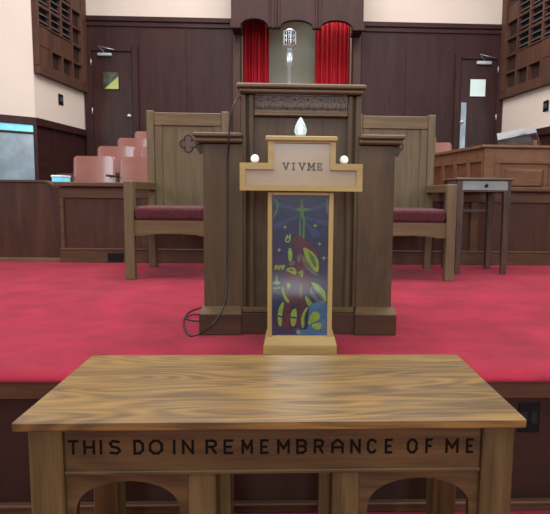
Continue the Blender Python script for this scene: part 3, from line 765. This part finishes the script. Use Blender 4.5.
# ------------------------------------------------------------------ cable
c = [P(241, 96, FYP + .3), P(237, 99, FYP - .02), P(232, 110, FYP - .09), P(229.5, 125, FYP - .075), P(228.5, 140, FYP - .065), P(227.5, 165, FYP - .02), P(227.3, 220, FYP - .012), P(227, 270, FYP - .012), P(226, 296, FYP - .05),
     P(221.6, 311, FYP - .08), P(211.5, 325, FYP - .12)]
for x, y in ((198, 334.5), (190, 335.5), (184.5, 329), (184, 319), (190, 311.5), (203, 307)):
    q = PZ(x, y, ST + .006); c.append(q)
c.append(PZ(207, 307.5, ST + .006))
c[-1] = Vector((c[-1].x, c[-1].y, ST + .006))
cab = MB(c[-3]); cab.tube(c[:1] + c[1:], .0042, 8)
e = [PZ(x, y, ST + .006 + (.008 if i == 1 else 0)) for i, (x, y) in enumerate(((203, 314.5), (192, 314.8), (186, 317.5), (190, 320), (200, 321)))]
e = [Vector((min(v.x, xb0 - .012), v.y, v.z)) if i in (4,) else v for i, v in enumerate(e)]
cab.tube(e, .0042, 8)
cb = cab.build('cable', 'blackcable', None, c[-3]); tag(cb, 'thin black cable hanging down the pulpit front and looping on the red carpet', 'cable')

# ------------------------------------------------------------------ cross lectern
CY = 2.45
def cx(px, py=200): return P(px, py, CY).x
def cz(py, px=300): return P(px, py, CY).z
t = thing('cross_lectern', ((cx(263, 340) + cx(336.5, 340)) / 2, CY, ST), 'light oak cross-shaped lectern with a dark blue art panel, in front of the pulpit', 'lectern'); o = t.location.copy()
# plinth with sloped shoulders
xa, xb = cx(263.5, 348), cx(336.5, 348); zs = cz(337); zs2 = cz(345)
m = MB(o).box(xa, xb, CY - .02, CY + .25, ST, zs2, .004)
m.hexa([(xa, CY - .02, zs2), (xb, CY - .02, zs2), (xb, CY + .25, zs2), (xa, CY + .25, zs2)], [(cx(266.5, 338), CY - .004, zs), (cx(334.5, 338), CY - .004, zs), (cx(334.5, 338), CY + .22, zs), (cx(266.5, 338), CY + .22, zs)], .002)
m.build('plinth', 'light_x', t)
x0, x1 = cx(267.7), cx(333.8); g0, g1 = cx(272.3), cx(329); zt_ = cz(192); za0 = cz(336, 300); za1 = cz(195.5, 300)
m = MB(o).box(x0, x1, CY + .02, CY + .2, zs - .005, zt_, .003); m.build('post_box', 'light_z', t)
MB(o).box(x0, g0, CY, CY + .02, zs - .005, zt_, .003).box(g1, x1, CY, CY + .02, zs - .005, zt_, .003).build('frame_stile', 'light_z', t)
MB(o).box(g0, g1, CY, CY + .02, za1, zt_, .003).box(g0, g1, CY, CY + .02, zs - .005, za0, .003).build('frame_rail', 'light_x', t)
# art panel
AY = CY + .012
m = MB(o); m.box(g0, g1, AY, AY + .006, za0, za1, 0, 0)
lay = [0]
def art(pts, mi, sc_=None):
    lay[0] += 1
    yy = AY - .0002 - .00006 * lay[0]
    q = [P(x, y, CY) for x, y in pts]; m.poly([Vector((min(max(v.x, g0), g1), yy, min(max(v.z, za0), za1))) for v in q], mi)
def A1(pts, mi): art([(265 + u / 6.853, 190 + v / 6.853) for u, v in pts], mi)        # upper crop coords
def sm(pts):
    n = len(pts)
    if n < 4: return pts
    out = []
    for i in range(n):
        a, b, c, d = pts[i - 1], pts[i], pts[(i + 1) % n], pts[(i + 2) % n]
        for k in range(4):
            t = k / 4; out.append(tuple(.5 * (2 * b[j] + (c[j] - a[j]) * t + (2 * a[j] - 5 * b[j] + 4 * c[j] - d[j]) * t * t + (3 * b[j] - a[j] - 3 * c[j] + d[j]) * t ** 3) for j in (0, 1)))
    return out
def A2(pts, mi): pts = sm(pts); art([(265 + u / 6.05, 260 + v / 6.05) for u, v in pts], mi)         # lower crop
def A3(pts, mi): pts = sm(pts); art([(265 + u / 6.05, 215 + v / 6.05) for u, v in pts], mi)         # middle crop
mats = ['a_blue', 'a_ray', 'a_green', 'a_lime', 'a_red', 'a_grey', 'a_cyan']
# rays
A1([(235, 130), (60, 75), (60, 110), (235, 150)], 1); A1([(270, 140), (430, 75), (430, 115), (270, 155)], 1)
A1([(235, 170), (60, 230), (60, 275), (235, 185)], 1); A1([(270, 180), (430, 215), (430, 250), (270, 200)], 1)
A1([(265, 215), (330, 330), (390, 310), (270, 205)], 1)
# corner arcs
A1([(55, 60), (75, 60), (98, 100), (80, 160), (60, 195), (55, 180), (75, 130), (78, 95)], 2)
A1([(425, 60), (438, 60), (438, 140), (428, 170), (418, 110)], 5)
# sword cross
A1([(248, 62), (258, 62), (262, 120), (310, 128), (310, 140), (266, 146), (264, 160), (276, 215), (270, 345), (232, 335), (236, 215), (244, 160), (242, 146), (205, 140), (205, 128), (244, 120)], 2)
A1([(252, 170), (260, 220), (256, 330), (248, 330), (246, 220)], 0)
# stars
for u, v, s in ((345, 245, 20), (375, 370, 17), (97, 412, 18), (404, 468, 20), (137, 255, 18)):
    A1([(u, v - s), (u + 4, v - 4), (u + s, v), (u + 4, v + 4), (u, v + s), (u - 4, v + 4), (u - s, v), (u - 4, v - 4)], 3)
# crown like mark
A3([(120, 150), (135, 118), (142, 136), (152, 112), (156, 138), (148, 166), (128, 166)], 3); A3([(130, 150), (146, 140), (144, 158), (132, 160)], 0)
# red bird/figure head and neck
A3([(160, 150), (190, 128), (225, 135), (300, 205), (330, 250), (290, 235), (240, 195), (225, 215), (240, 300), (250, 350), (290, 400), (200, 420), (150, 380), (120, 350), (185, 300), (200, 230), (175, 190)], 4)
# wings, upper right lime with grey lower
A3([(232, 200), (262, 208), (300, 240), (325, 285), (322, 345), (296, 335), (262, 295), (240, 240)], 3)
A3([(224, 255), (240, 245), (262, 290), (300, 340), (322, 358), (318, 370), (280, 350), (236, 310)], 5)
A3([(262, 222), (300, 262), (312, 320), (290, 300)], 2)
A3([(142, 208), (158, 205), (166, 250), (154, 288), (140, 260)], 3)
A3([(195, 250), (222, 235), (210, 290), (195, 275)], 5)
A3([(150, 285), (175, 278), (185, 300), (150, 305)], 5)
# lettering-like marks at left
for k, u in enumerate((58, 78, 100)):
    A3([(u, 310 + 6 * (k % 2)), (u + 16, 303), (u + 20, 312), (u + 8, 335), (u, 330)], 3)
A3([(50, 408), (64, 403), (68, 370), (74, 370), (76, 403), (92, 408), (90, 418), (78, 420), (90, 445), (50, 448), (66, 420), (50, 418)], 3)
A3([(60, 426), (84, 426), (80, 440), (58, 440)], 0)
A3([(128, 330), (170, 318), (190, 345), (180, 362), (140, 345)], 3); A3([(140, 334), (165, 328), (178, 342)], 0)
A3([(200, 350), (230, 338), (226, 380), (208, 382), (216, 362)], 3)
# body / lower red robe
A2([(120, 110), (200, 95), (265, 140), (262, 170), (238, 240), (250, 290), (238, 330), (215, 400), (190, 405), (186, 300), (170, 270), (155, 290), (150, 400), (105, 400), (110, 290), (130, 250), (120, 190), (108, 150)], 4)
A2([(100, 160), (114, 175), (125, 215), (145, 250), (140, 262), (118, 240), (104, 200)], 3)
A2([(205, 150), (225, 155), (228, 200), (215, 235), (205, 195)], 5)
A2([(133, 140), (155, 150), (142, 180), (134, 170)], 3)
A2([(280, 140), (320, 150), (360, 190), (375, 245), (352, 250), (320, 200)], 3)
A2([(275, 165), (305, 175), (345, 220), (362, 265), (330, 270), (290, 230), (272, 200)], 5)
A2([(242, 225), (262, 232), (290, 270), (284, 288), (255, 272)], 3)
A2([(100, 265), (114, 262), (104, 330), (100, 395), (84, 400), (76, 350), (82, 300)], 3)
A2([(165, 305), (188, 300), (192, 350), (182, 396), (160, 400), (155, 345)], 3)
A2([(158, 345), (190, 350), (190, 358), (157, 354)], 0); A2([(78, 335), (104, 345), (103, 352), (78, 345)], 0)
A2([(246, 295), (262, 290), (240, 340), (238, 400), (222, 412), (220, 350)], 3)
A2([(120, 255), (135, 262), (128, 320), (132, 395), (118, 395), (112, 320)], 5 if False else 4)
A2([(170, 120), (178, 118), (184, 200), (178, 262), (172, 200)], 0)
A2([(206, 260), (212, 262), (204, 330), (200, 395), (196, 330)], 0)
A2([(118, 190), (170, 175), (172, 180), (122, 200)], 0)
A2([(290, 175), (335, 235), (330, 240), (284, 182)], 0)
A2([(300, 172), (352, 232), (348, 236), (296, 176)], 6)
# pale blue gleam on the glass painted as a patch, with green halves
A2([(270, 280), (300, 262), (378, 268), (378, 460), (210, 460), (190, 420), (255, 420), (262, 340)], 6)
A2([(285, 320), (315, 316), (332, 335), (328, 362), (268, 390), (262, 375)], 3)
A2([(285, 395), (330, 380), (342, 400), (330, 425), (300, 420)], 3)
A2([(195, 432), (210, 432), (214, 442), (203, 450), (192, 442)], 3)
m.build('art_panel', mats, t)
# cross head: outline frame with recessed rose panel
oz = [cz(142), cz(163), cz(191)]
out = [(240.3, 191.2), (240.3, 163.5), (268.2, 163.5), (268.2, 141.5), (335.5, 141.5), (335.5, 163.8), (362, 163.8), (362, 191.2)]
inn = [(246, 185.5), (246, 170), (274, 170), (274, 143.5), (330, 143.5), (330, 170.3), (356, 170.3), (356, 185.7)]
O = [P(x, y, CY) for x, y in out]; I = [P(x, y, CY) for x, y in inn]
def snap(pts, za, zb_, zc):  # level the lines
    xs = [p.x for p in pts]
    return [(xs[0], za), (xs[0], zb_), (xs[2], zb_), (xs[2], zc), (xs[4], zc), (xs[4], zb_), (xs[6], zb_), (xs[6], za)]
O = snap(O, cz(191), cz(163.6), cz(141.5)); I = snap(I, cz(185.5), cz(170.2), cz(143.5))
hy = CY - .03
m = MB(o); n_ = 8
for i in range(n_):
    a, b = O[i], O[(i + 1) % n_]; c_, d_ = I[(i + 1) % n_], I[i]
    m.hexa([(a[0], hy, a[1]), (b[0], hy, b[1]), (c_[0], hy, c_[1]), (d_[0], hy, d_[1])], [(a[0], hy + .06, a[1]), (b[0], hy + .06, b[1]), (c_[0], hy + .06, c_[1]), (d_[0], hy + .06, d_[1])], 0)
m.build('cross_frame', 'light_x', t)
MB(o).prism(I, lambda u, v, w: (u, hy + .014 + w, v), .02).build('cross_panel', 'rose', t)
MB(o).prism(O, lambda u, v, w: (u, hy + .05 + w, v), .14, bev=.002).build('cross_box', 'light_x', t)
MB(o).box(cx(266, 139), cx(337, 139), hy - .012, hy + .2, cz(141.8), cz(136.8), .004).build('top_cap', 'light_x', t)
xw0, xw1 = cx(282, 168), cx(322, 168); zw0, zw1 = cz(170.6), cz(162.8)
CROSS_TXT = (xw0, xw1, zw0, zw1, t, o.copy())
# bulbs
p = P(300.5, 136.8, CY + .04)
zc = cz(136.8)
tt = thing('flame_bulb', (p.x, CY + .04, zc), 'clear pointed flame-shaped glass bulb on top of the cross lectern', 'bulb')
MB().lathe([(.002, .0), (.020, .0), (.022, .004), (.020, .012)], (0, 0, 0), 'z', 20).build('base_ring', 'acrylicw', tt)
m = MB().lathe([(.019, .010), (.026, .022), (.027, .032), (.022, .052), (.014, .070), (.007, .082), (.001, .088)], (0, 0, 0), 'z', 12)
for f in m.bm.faces: f.smooth = False
m.build('glass_envelope', 'bulb', tt)
MB().lathe([(.002, .012), (.007, .016), (.007, .045), (.001, .055)], (0, 0, 0), 'z', 10).build('inner_stem', 'bulbwhite', tt)
for px, lab in ((255, 'left arm'), (344, 'right arm')):
    q = P(px, 163.5, CY + .03)
    b_ = thing('globe_bulb', (q.x, CY + .03, cz(163.6)), 'small white round bulb on the %s of the cross lectern' % lab, 'bulb', 'white bulbs on the cross arms')
    MB().lathe([(.002, 0), (.013, 0), (.013, .006), (.010, .008)], (0, 0, 0), 'z', 16).build('socket', 'acrylicw', b_)
    MB().lathe([(.010, .006)] + [(.0185 * math.cos(a_), .020 + .0185 * math.sin(a_)) for a_ in [-.8 + (PI / 2 + .75) * k / 10 for k in range(11)]], (0, 0, 0), 'z', 20).build('globe', 'bulbwhite', b_)

# ------------------------------------------------------------------ communion table
TZ = .765
cen = Vector((-.038, 1.59, TZ))
ang = math.radians(.562); Lt, Dt = 1.248, .566
t = thing('communion_table', (cen.x, cen.y, 0), 'long oak communion table with carved words along its front, in the foreground', 'table', rz=ang)
hl, hd_ = Lt / 2, Dt / 2
def loc(px, py, yl):   # pixel -> local x,z on local plane y=yl
    R_ = Matrix.Rotation(-ang, 3, 'Z'); d = R_ @ ray(px, py); e0 = R_ @ (EYE - Vector((cen.x, cen.y, 0)))
    q = e0 + d * ((yl - e0.y) / d.y); return q.x, q.z
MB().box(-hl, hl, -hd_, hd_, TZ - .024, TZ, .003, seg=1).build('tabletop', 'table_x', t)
yf = -hd_ + .025            # front face of legs
lx = loc(28, 450, yf)[0]; lx2 = loc(60.5, 450, yf)[0]; rx0 = loc(481, 450, yf)[0]; rx1 = loc(514, 450, yf)[0]
lw = (lx2 - lx + rx1 - rx0) / 2; hx = (rx1 - lx) / 2; ofs = (rx1 + lx) / 2
zt0 = TZ - .024
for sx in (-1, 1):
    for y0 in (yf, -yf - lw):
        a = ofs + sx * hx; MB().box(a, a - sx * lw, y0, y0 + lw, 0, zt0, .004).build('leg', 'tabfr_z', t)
xi0, xi1 = ofs - hx + lw, ofs + hx - lw
za = loc(270, 473.5, yf)[1]
ap = None
for y0 in (yf + .012, -yf - .034):
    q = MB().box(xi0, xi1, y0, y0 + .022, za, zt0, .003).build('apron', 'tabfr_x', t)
    if ap is None: ap = q
mm = MB()
for s, a in ((1, ofs - hx), (-1, ofs + hx)): mm.box(a + s * .02, a + s * .042, yf + lw, -yf - lw, za, zt0, .003)
mm.build('side_apron', 'chair_y', t)
MB().box(xi0, xi1, yf + .006, yf + .02, za - .004, za + .006, .002).build('apron_bead', 'tabfr_x', t)
GL = {'T': ['0 1 1 1', '.5 0 .5 1'], 'H': ['0 0 0 1', '1 0 1 1', '0 .5 1 .5'], 'I': ['.5 0 .5 1'], 'N': ['0 0 0 1', '1 0 1 1', '0 1 1 0'],
      'S': ['.9 .93 .3 1', '.3 1 0 .8', '0 .8 .2 .55', '.2 .55 .8 .45', '.8 .45 1 .2', '1 .2 .7 0', '.7 0 .05 .07'],
      'D': ['0 0 0 1', '0 1 .6 1', '.6 1 1 .75', '1 .75 1 .25', '1 .25 .6 0', '.6 0 0 0'],
      'O': ['.3 1 .7 1', '.7 1 1 .75', '1 .75 1 .25', '1 .25 .7 0', '.7 0 .3 0', '.3 0 0 .25', '0 .25 0 .75', '0 .75 .3 1'],
      'C': ['1 .85 .7 1', '.7 1 .3 1', '.3 1 0 .75', '0 .75 0 .25', '0 .25 .3 0', '.3 0 .7 0', '.7 0 1 .15'],
      'R': ['0 0 0 1', '0 1 .7 1', '.7 1 1 .87', '1 .87 1 .65', '1 .65 .7 .5', '.7 .5 0 .5', '.5 .5 1 0'],
      'E': ['0 0 0 1', '0 1 1 1', '0 .5 .8 .5', '0 0 1 0'], 'F': ['0 0 0 1', '0 1 1 1', '0 .5 .8 .5'],
      'M': ['0 0 0 1', '1 0 1 1', '0 1 .5 .35', '.5 .35 1 1'], 'B': ['0 0 0 1', '0 1 .7 1', '.7 1 1 .85', '1 .85 1 .65', '1 .65 .75 .52', '0 .52 .75 .52', '.75 .52 1 .35', '1 .35 1 .15', '1 .15 .7 0', '.7 0 0 0'],
      'A': ['0 0 0 .7', '0 .7 .4 1', '.4 1 .6 1', '.6 1 1 .7', '1 .7 1 0', '0 .42 1 .42'],
      'V': ['0 1 .5 0', '.5 0 1 1', '-.18 1 .2 1', '.8 1 1.18 1'], 'i': ['.5 0 .5 1', '.2 1 .8 1', '.2 0 .8 0'], 'm': ['0 0 0 1', '1 0 1 1', '0 1 .5 .3', '.5 .3 1 1', '-.2 1 .15 1', '.85 1 1.2 1', '-.25 0 .25 0', '.75 0 1.25 0'],
      'e': ['.1 0 .1 1', '0 1 1 1', '.1 .5 .75 .5', '0 0 1 0', '1 .8 1 1', '1 0 1 .2']}
def glyph(chr_, x0, x1, z0, z1, y, th, name, mat, parent):
    mb = MB(); h = th / 2; x0 += h; x1 -= h; z0 += h; z1 -= h
    for i, st in enumerate(GL[chr_]):
        a, b, c, d = map(float, st.split()); p = Vector((x0 + a * (x1 - x0), 0, z0 + b * (z1 - z0))); q = Vector((x0 + c * (x1 - x0), 0, z0 + d * (z1 - z0)))
        u = (q - p).normalized(); n = Vector((-u.z, 0, u.x)) * h; p -= u * h * .8; q += u * h * .8; Y = Vector((0, y, 0)); dd = Vector((0, -.0006 - i * .00003, 0))
        mb.hexa([p - n + Y, q - n + Y, q + n + Y, p + n + Y], [p - n + Y + dd, q - n + Y + dd, q + n + Y + dd, p + n + Y + dd], 0)
    return mb.build(name, mat, parent)
LET = 'T 68 78.5,H 83.5 95,I 98.5 103.5,S 109 121,D 133.5 144,O 149 163,I 171.5 177,N 182 194,R 205.5 217,E 223.5 233.5,M 241.5 253,E 260 269,M 277 290,B 296 307,R 313.5 324,A 331 344,N 350 361,C 366.5 377,E 384.5 393,O 406.5 418,F 425 433,M 445 459,E 465.5 474'
for it in LET.split(','):
    c_, a_, b_ = it.split(); a_, b_ = float(a_), float(b_)
    lift = (a_ - 270) / 200 * -.9
    xl, zl_ = loc(a_, 454 + lift, yf + .012); xr, zh_ = loc(b_, 439 + lift, yf + .012)
    glyph(c_, xl, xr, zl_, zh_, yf + .0118, .0066, 'engraved_letter', 'ink', ap)
x0_, x1_, z0_, z1_, tc_, oc_ = CROSS_TXT
u_ = (x1_ - x0_) / 40
for c_, a_, b_ in (('V', 1, 7), ('i', 9, 14), ('V', 17, 23), ('m', 26, 32.5), ('e', 35, 40)):
    glyph(c_, x0_ + a_ * u_ - oc_.x, x0_ + b_ * u_ - oc_.x, z0_ - ST, z1_ - ST, hy + .0138 - CY, .0058, 'letter', 'inkgrey', tc_)
# middle posts and arch panels (front and back)
m0, m1 = loc(188, 490, yf + .02)[0], loc(216, 490, yf + .02)[0]; n0, n1 = loc(332, 490, yf + .02)[0], loc(359, 490, yf + .02)[0]
for a, b in ((m0, m1), (n0, n1)):
    MB().box(a, b, yf + .014, yf + .06, 0, za, .004).build('middle_post', 'tabfr_z', t)
    MB().box(a, b, -yf - .06, -yf - .014, 0, za, .004).build('middle_post', 'tabfr_z', t)
def arch(xa, xb, y0, ztop_, sp):
    pts = [(xa, 0), (xa, ztop_), (xb, ztop_), (xb, 0), (xb - sp, 0)]
    A, B = xa + sp, xb - sp; r = (B - A) / 2; zc_ = ztop_ - .022 - r * .62
    for k in range(21):
        w = PI * k / 20; pts.append(((A + B) / 2 + r * math.cos(w), zc_ + r * .62 * math.sin(w) ** .85))
    pts.append((xa + sp, 0))
    # build as strips to avoid concave face problems
    mb = MB(); top = pts[5:-1]
    for i in range(len(top) - 1):
        (xA, zA), (xB, zB) = top[i], top[i + 1]
        mb.hexa([(xA, y0, zA), (xB, y0, zB), (xB, y0 + .022, zB), (xA, y0 + .022, zA)], [(xA, y0, ztop_), (xB, y0, ztop_), (xB, y0 + .022, ztop_), (xA, y0 + .022, ztop_)], 0)
    mb.box(xa, xa + sp, y0, y0 + .022, 0, ztop_, 0).box(xb - sp, xb, y0, y0 + .022, 0, ztop_, 0)
    bmesh.ops.remove_doubles(mb.bm, verts=mb.bm.verts, dist=.0002)
    return mb
for y0 in (yf + .02, ):
    arch(xi0, m0, y0, za - .004, .022).build('arch_panel', 'tabfr_x', t); arch(n1, xi1, y0, za - .004, .022).build('arch_panel', 'tabfr_x', t)
# shelf posts inside the knee space
MB().box(m1 + .0, m1 + .03, yf + .09, yf + .12, 0, za + .0, .003).box(n0 - .03, n0, yf + .09, yf + .12, 0, za, .003).build('inner_post', 'tabfr_z', t)
MB().box(xi0, xi1, -.02, .02, .0 + .14, .2, .004).build('stretcher', 'tabfr_x', t)
MB().box(xi0, xi1, -.012, .012, za + .02, zt0, .0).build('support_rail', 'tabfr_x', t)

# ------------------------------------------------------------------ lights
def area(name, loc, rot, sx, sy, power, col=(1, 1, 1)):
    l = bpy.data.lights.new(name, 'AREA'); l.shape = 'RECTANGLE'; l.size = sx; l.size_y = sy; l.energy = power; l.color = col
    o = bpy.data.objects.new(name, l); COL.objects.link(o); o.location = loc; o.rotation_euler = rot; return o
area('ceiling_light', (0, 4.6, 6.8), (0, 0, 0), 6, 3, 500, (1, .97, .93))
area('ceiling_light', (0, 8.4, 6.8), (0, 0, 0), 5, 2, 200, (1, .97, .93))
area('ceiling_light', (0, -1.5, 6.8), (0, 0, 0), 7, 4, 290, (.97, .98, 1))
for x, wx_, pw_ in ((0.1, .8, 380), (3.6, 1.2, 150)):
    area('rear_window_light', (x, -7.9, 3.9), (PI / 2, 0, 0), wx_, 3.2, pw_, (.80, .92, 1))
area('side_gleam_light', (5.9, 2.5, 3.7), (0, PI / 2, 0), 2.6, 1.2, 110, (.78, .92, 1))  # unseen lamp added on the right for side reflections
area('side_gleam_light', (-5.9, 1.6, 3.6), (0, -PI / 2, 0), 2.4, 2.6, 200, (.78, .92, 1))  # unseen lamp added to give the choir seats their sheen
area('alcove_light', (P(330, 30, WY).x, WY + .32, aT - .0), (0.0, 0, 0), 1.2, .15, 8, (1, .96, .92))
wd = bpy.data.worlds.new('world'); sc.world = wd; wd.use_nodes = True
wd.node_tree.nodes['Background'].inputs[0].default_value = (.86, .92, 1, 1); wd.node_tree.nodes['Background'].inputs[1].default_value = .45
sc.view_settings.view_transform = 'Standard'; sc.view_settings.look = 'None'; sc.view_settings.exposure = -.12
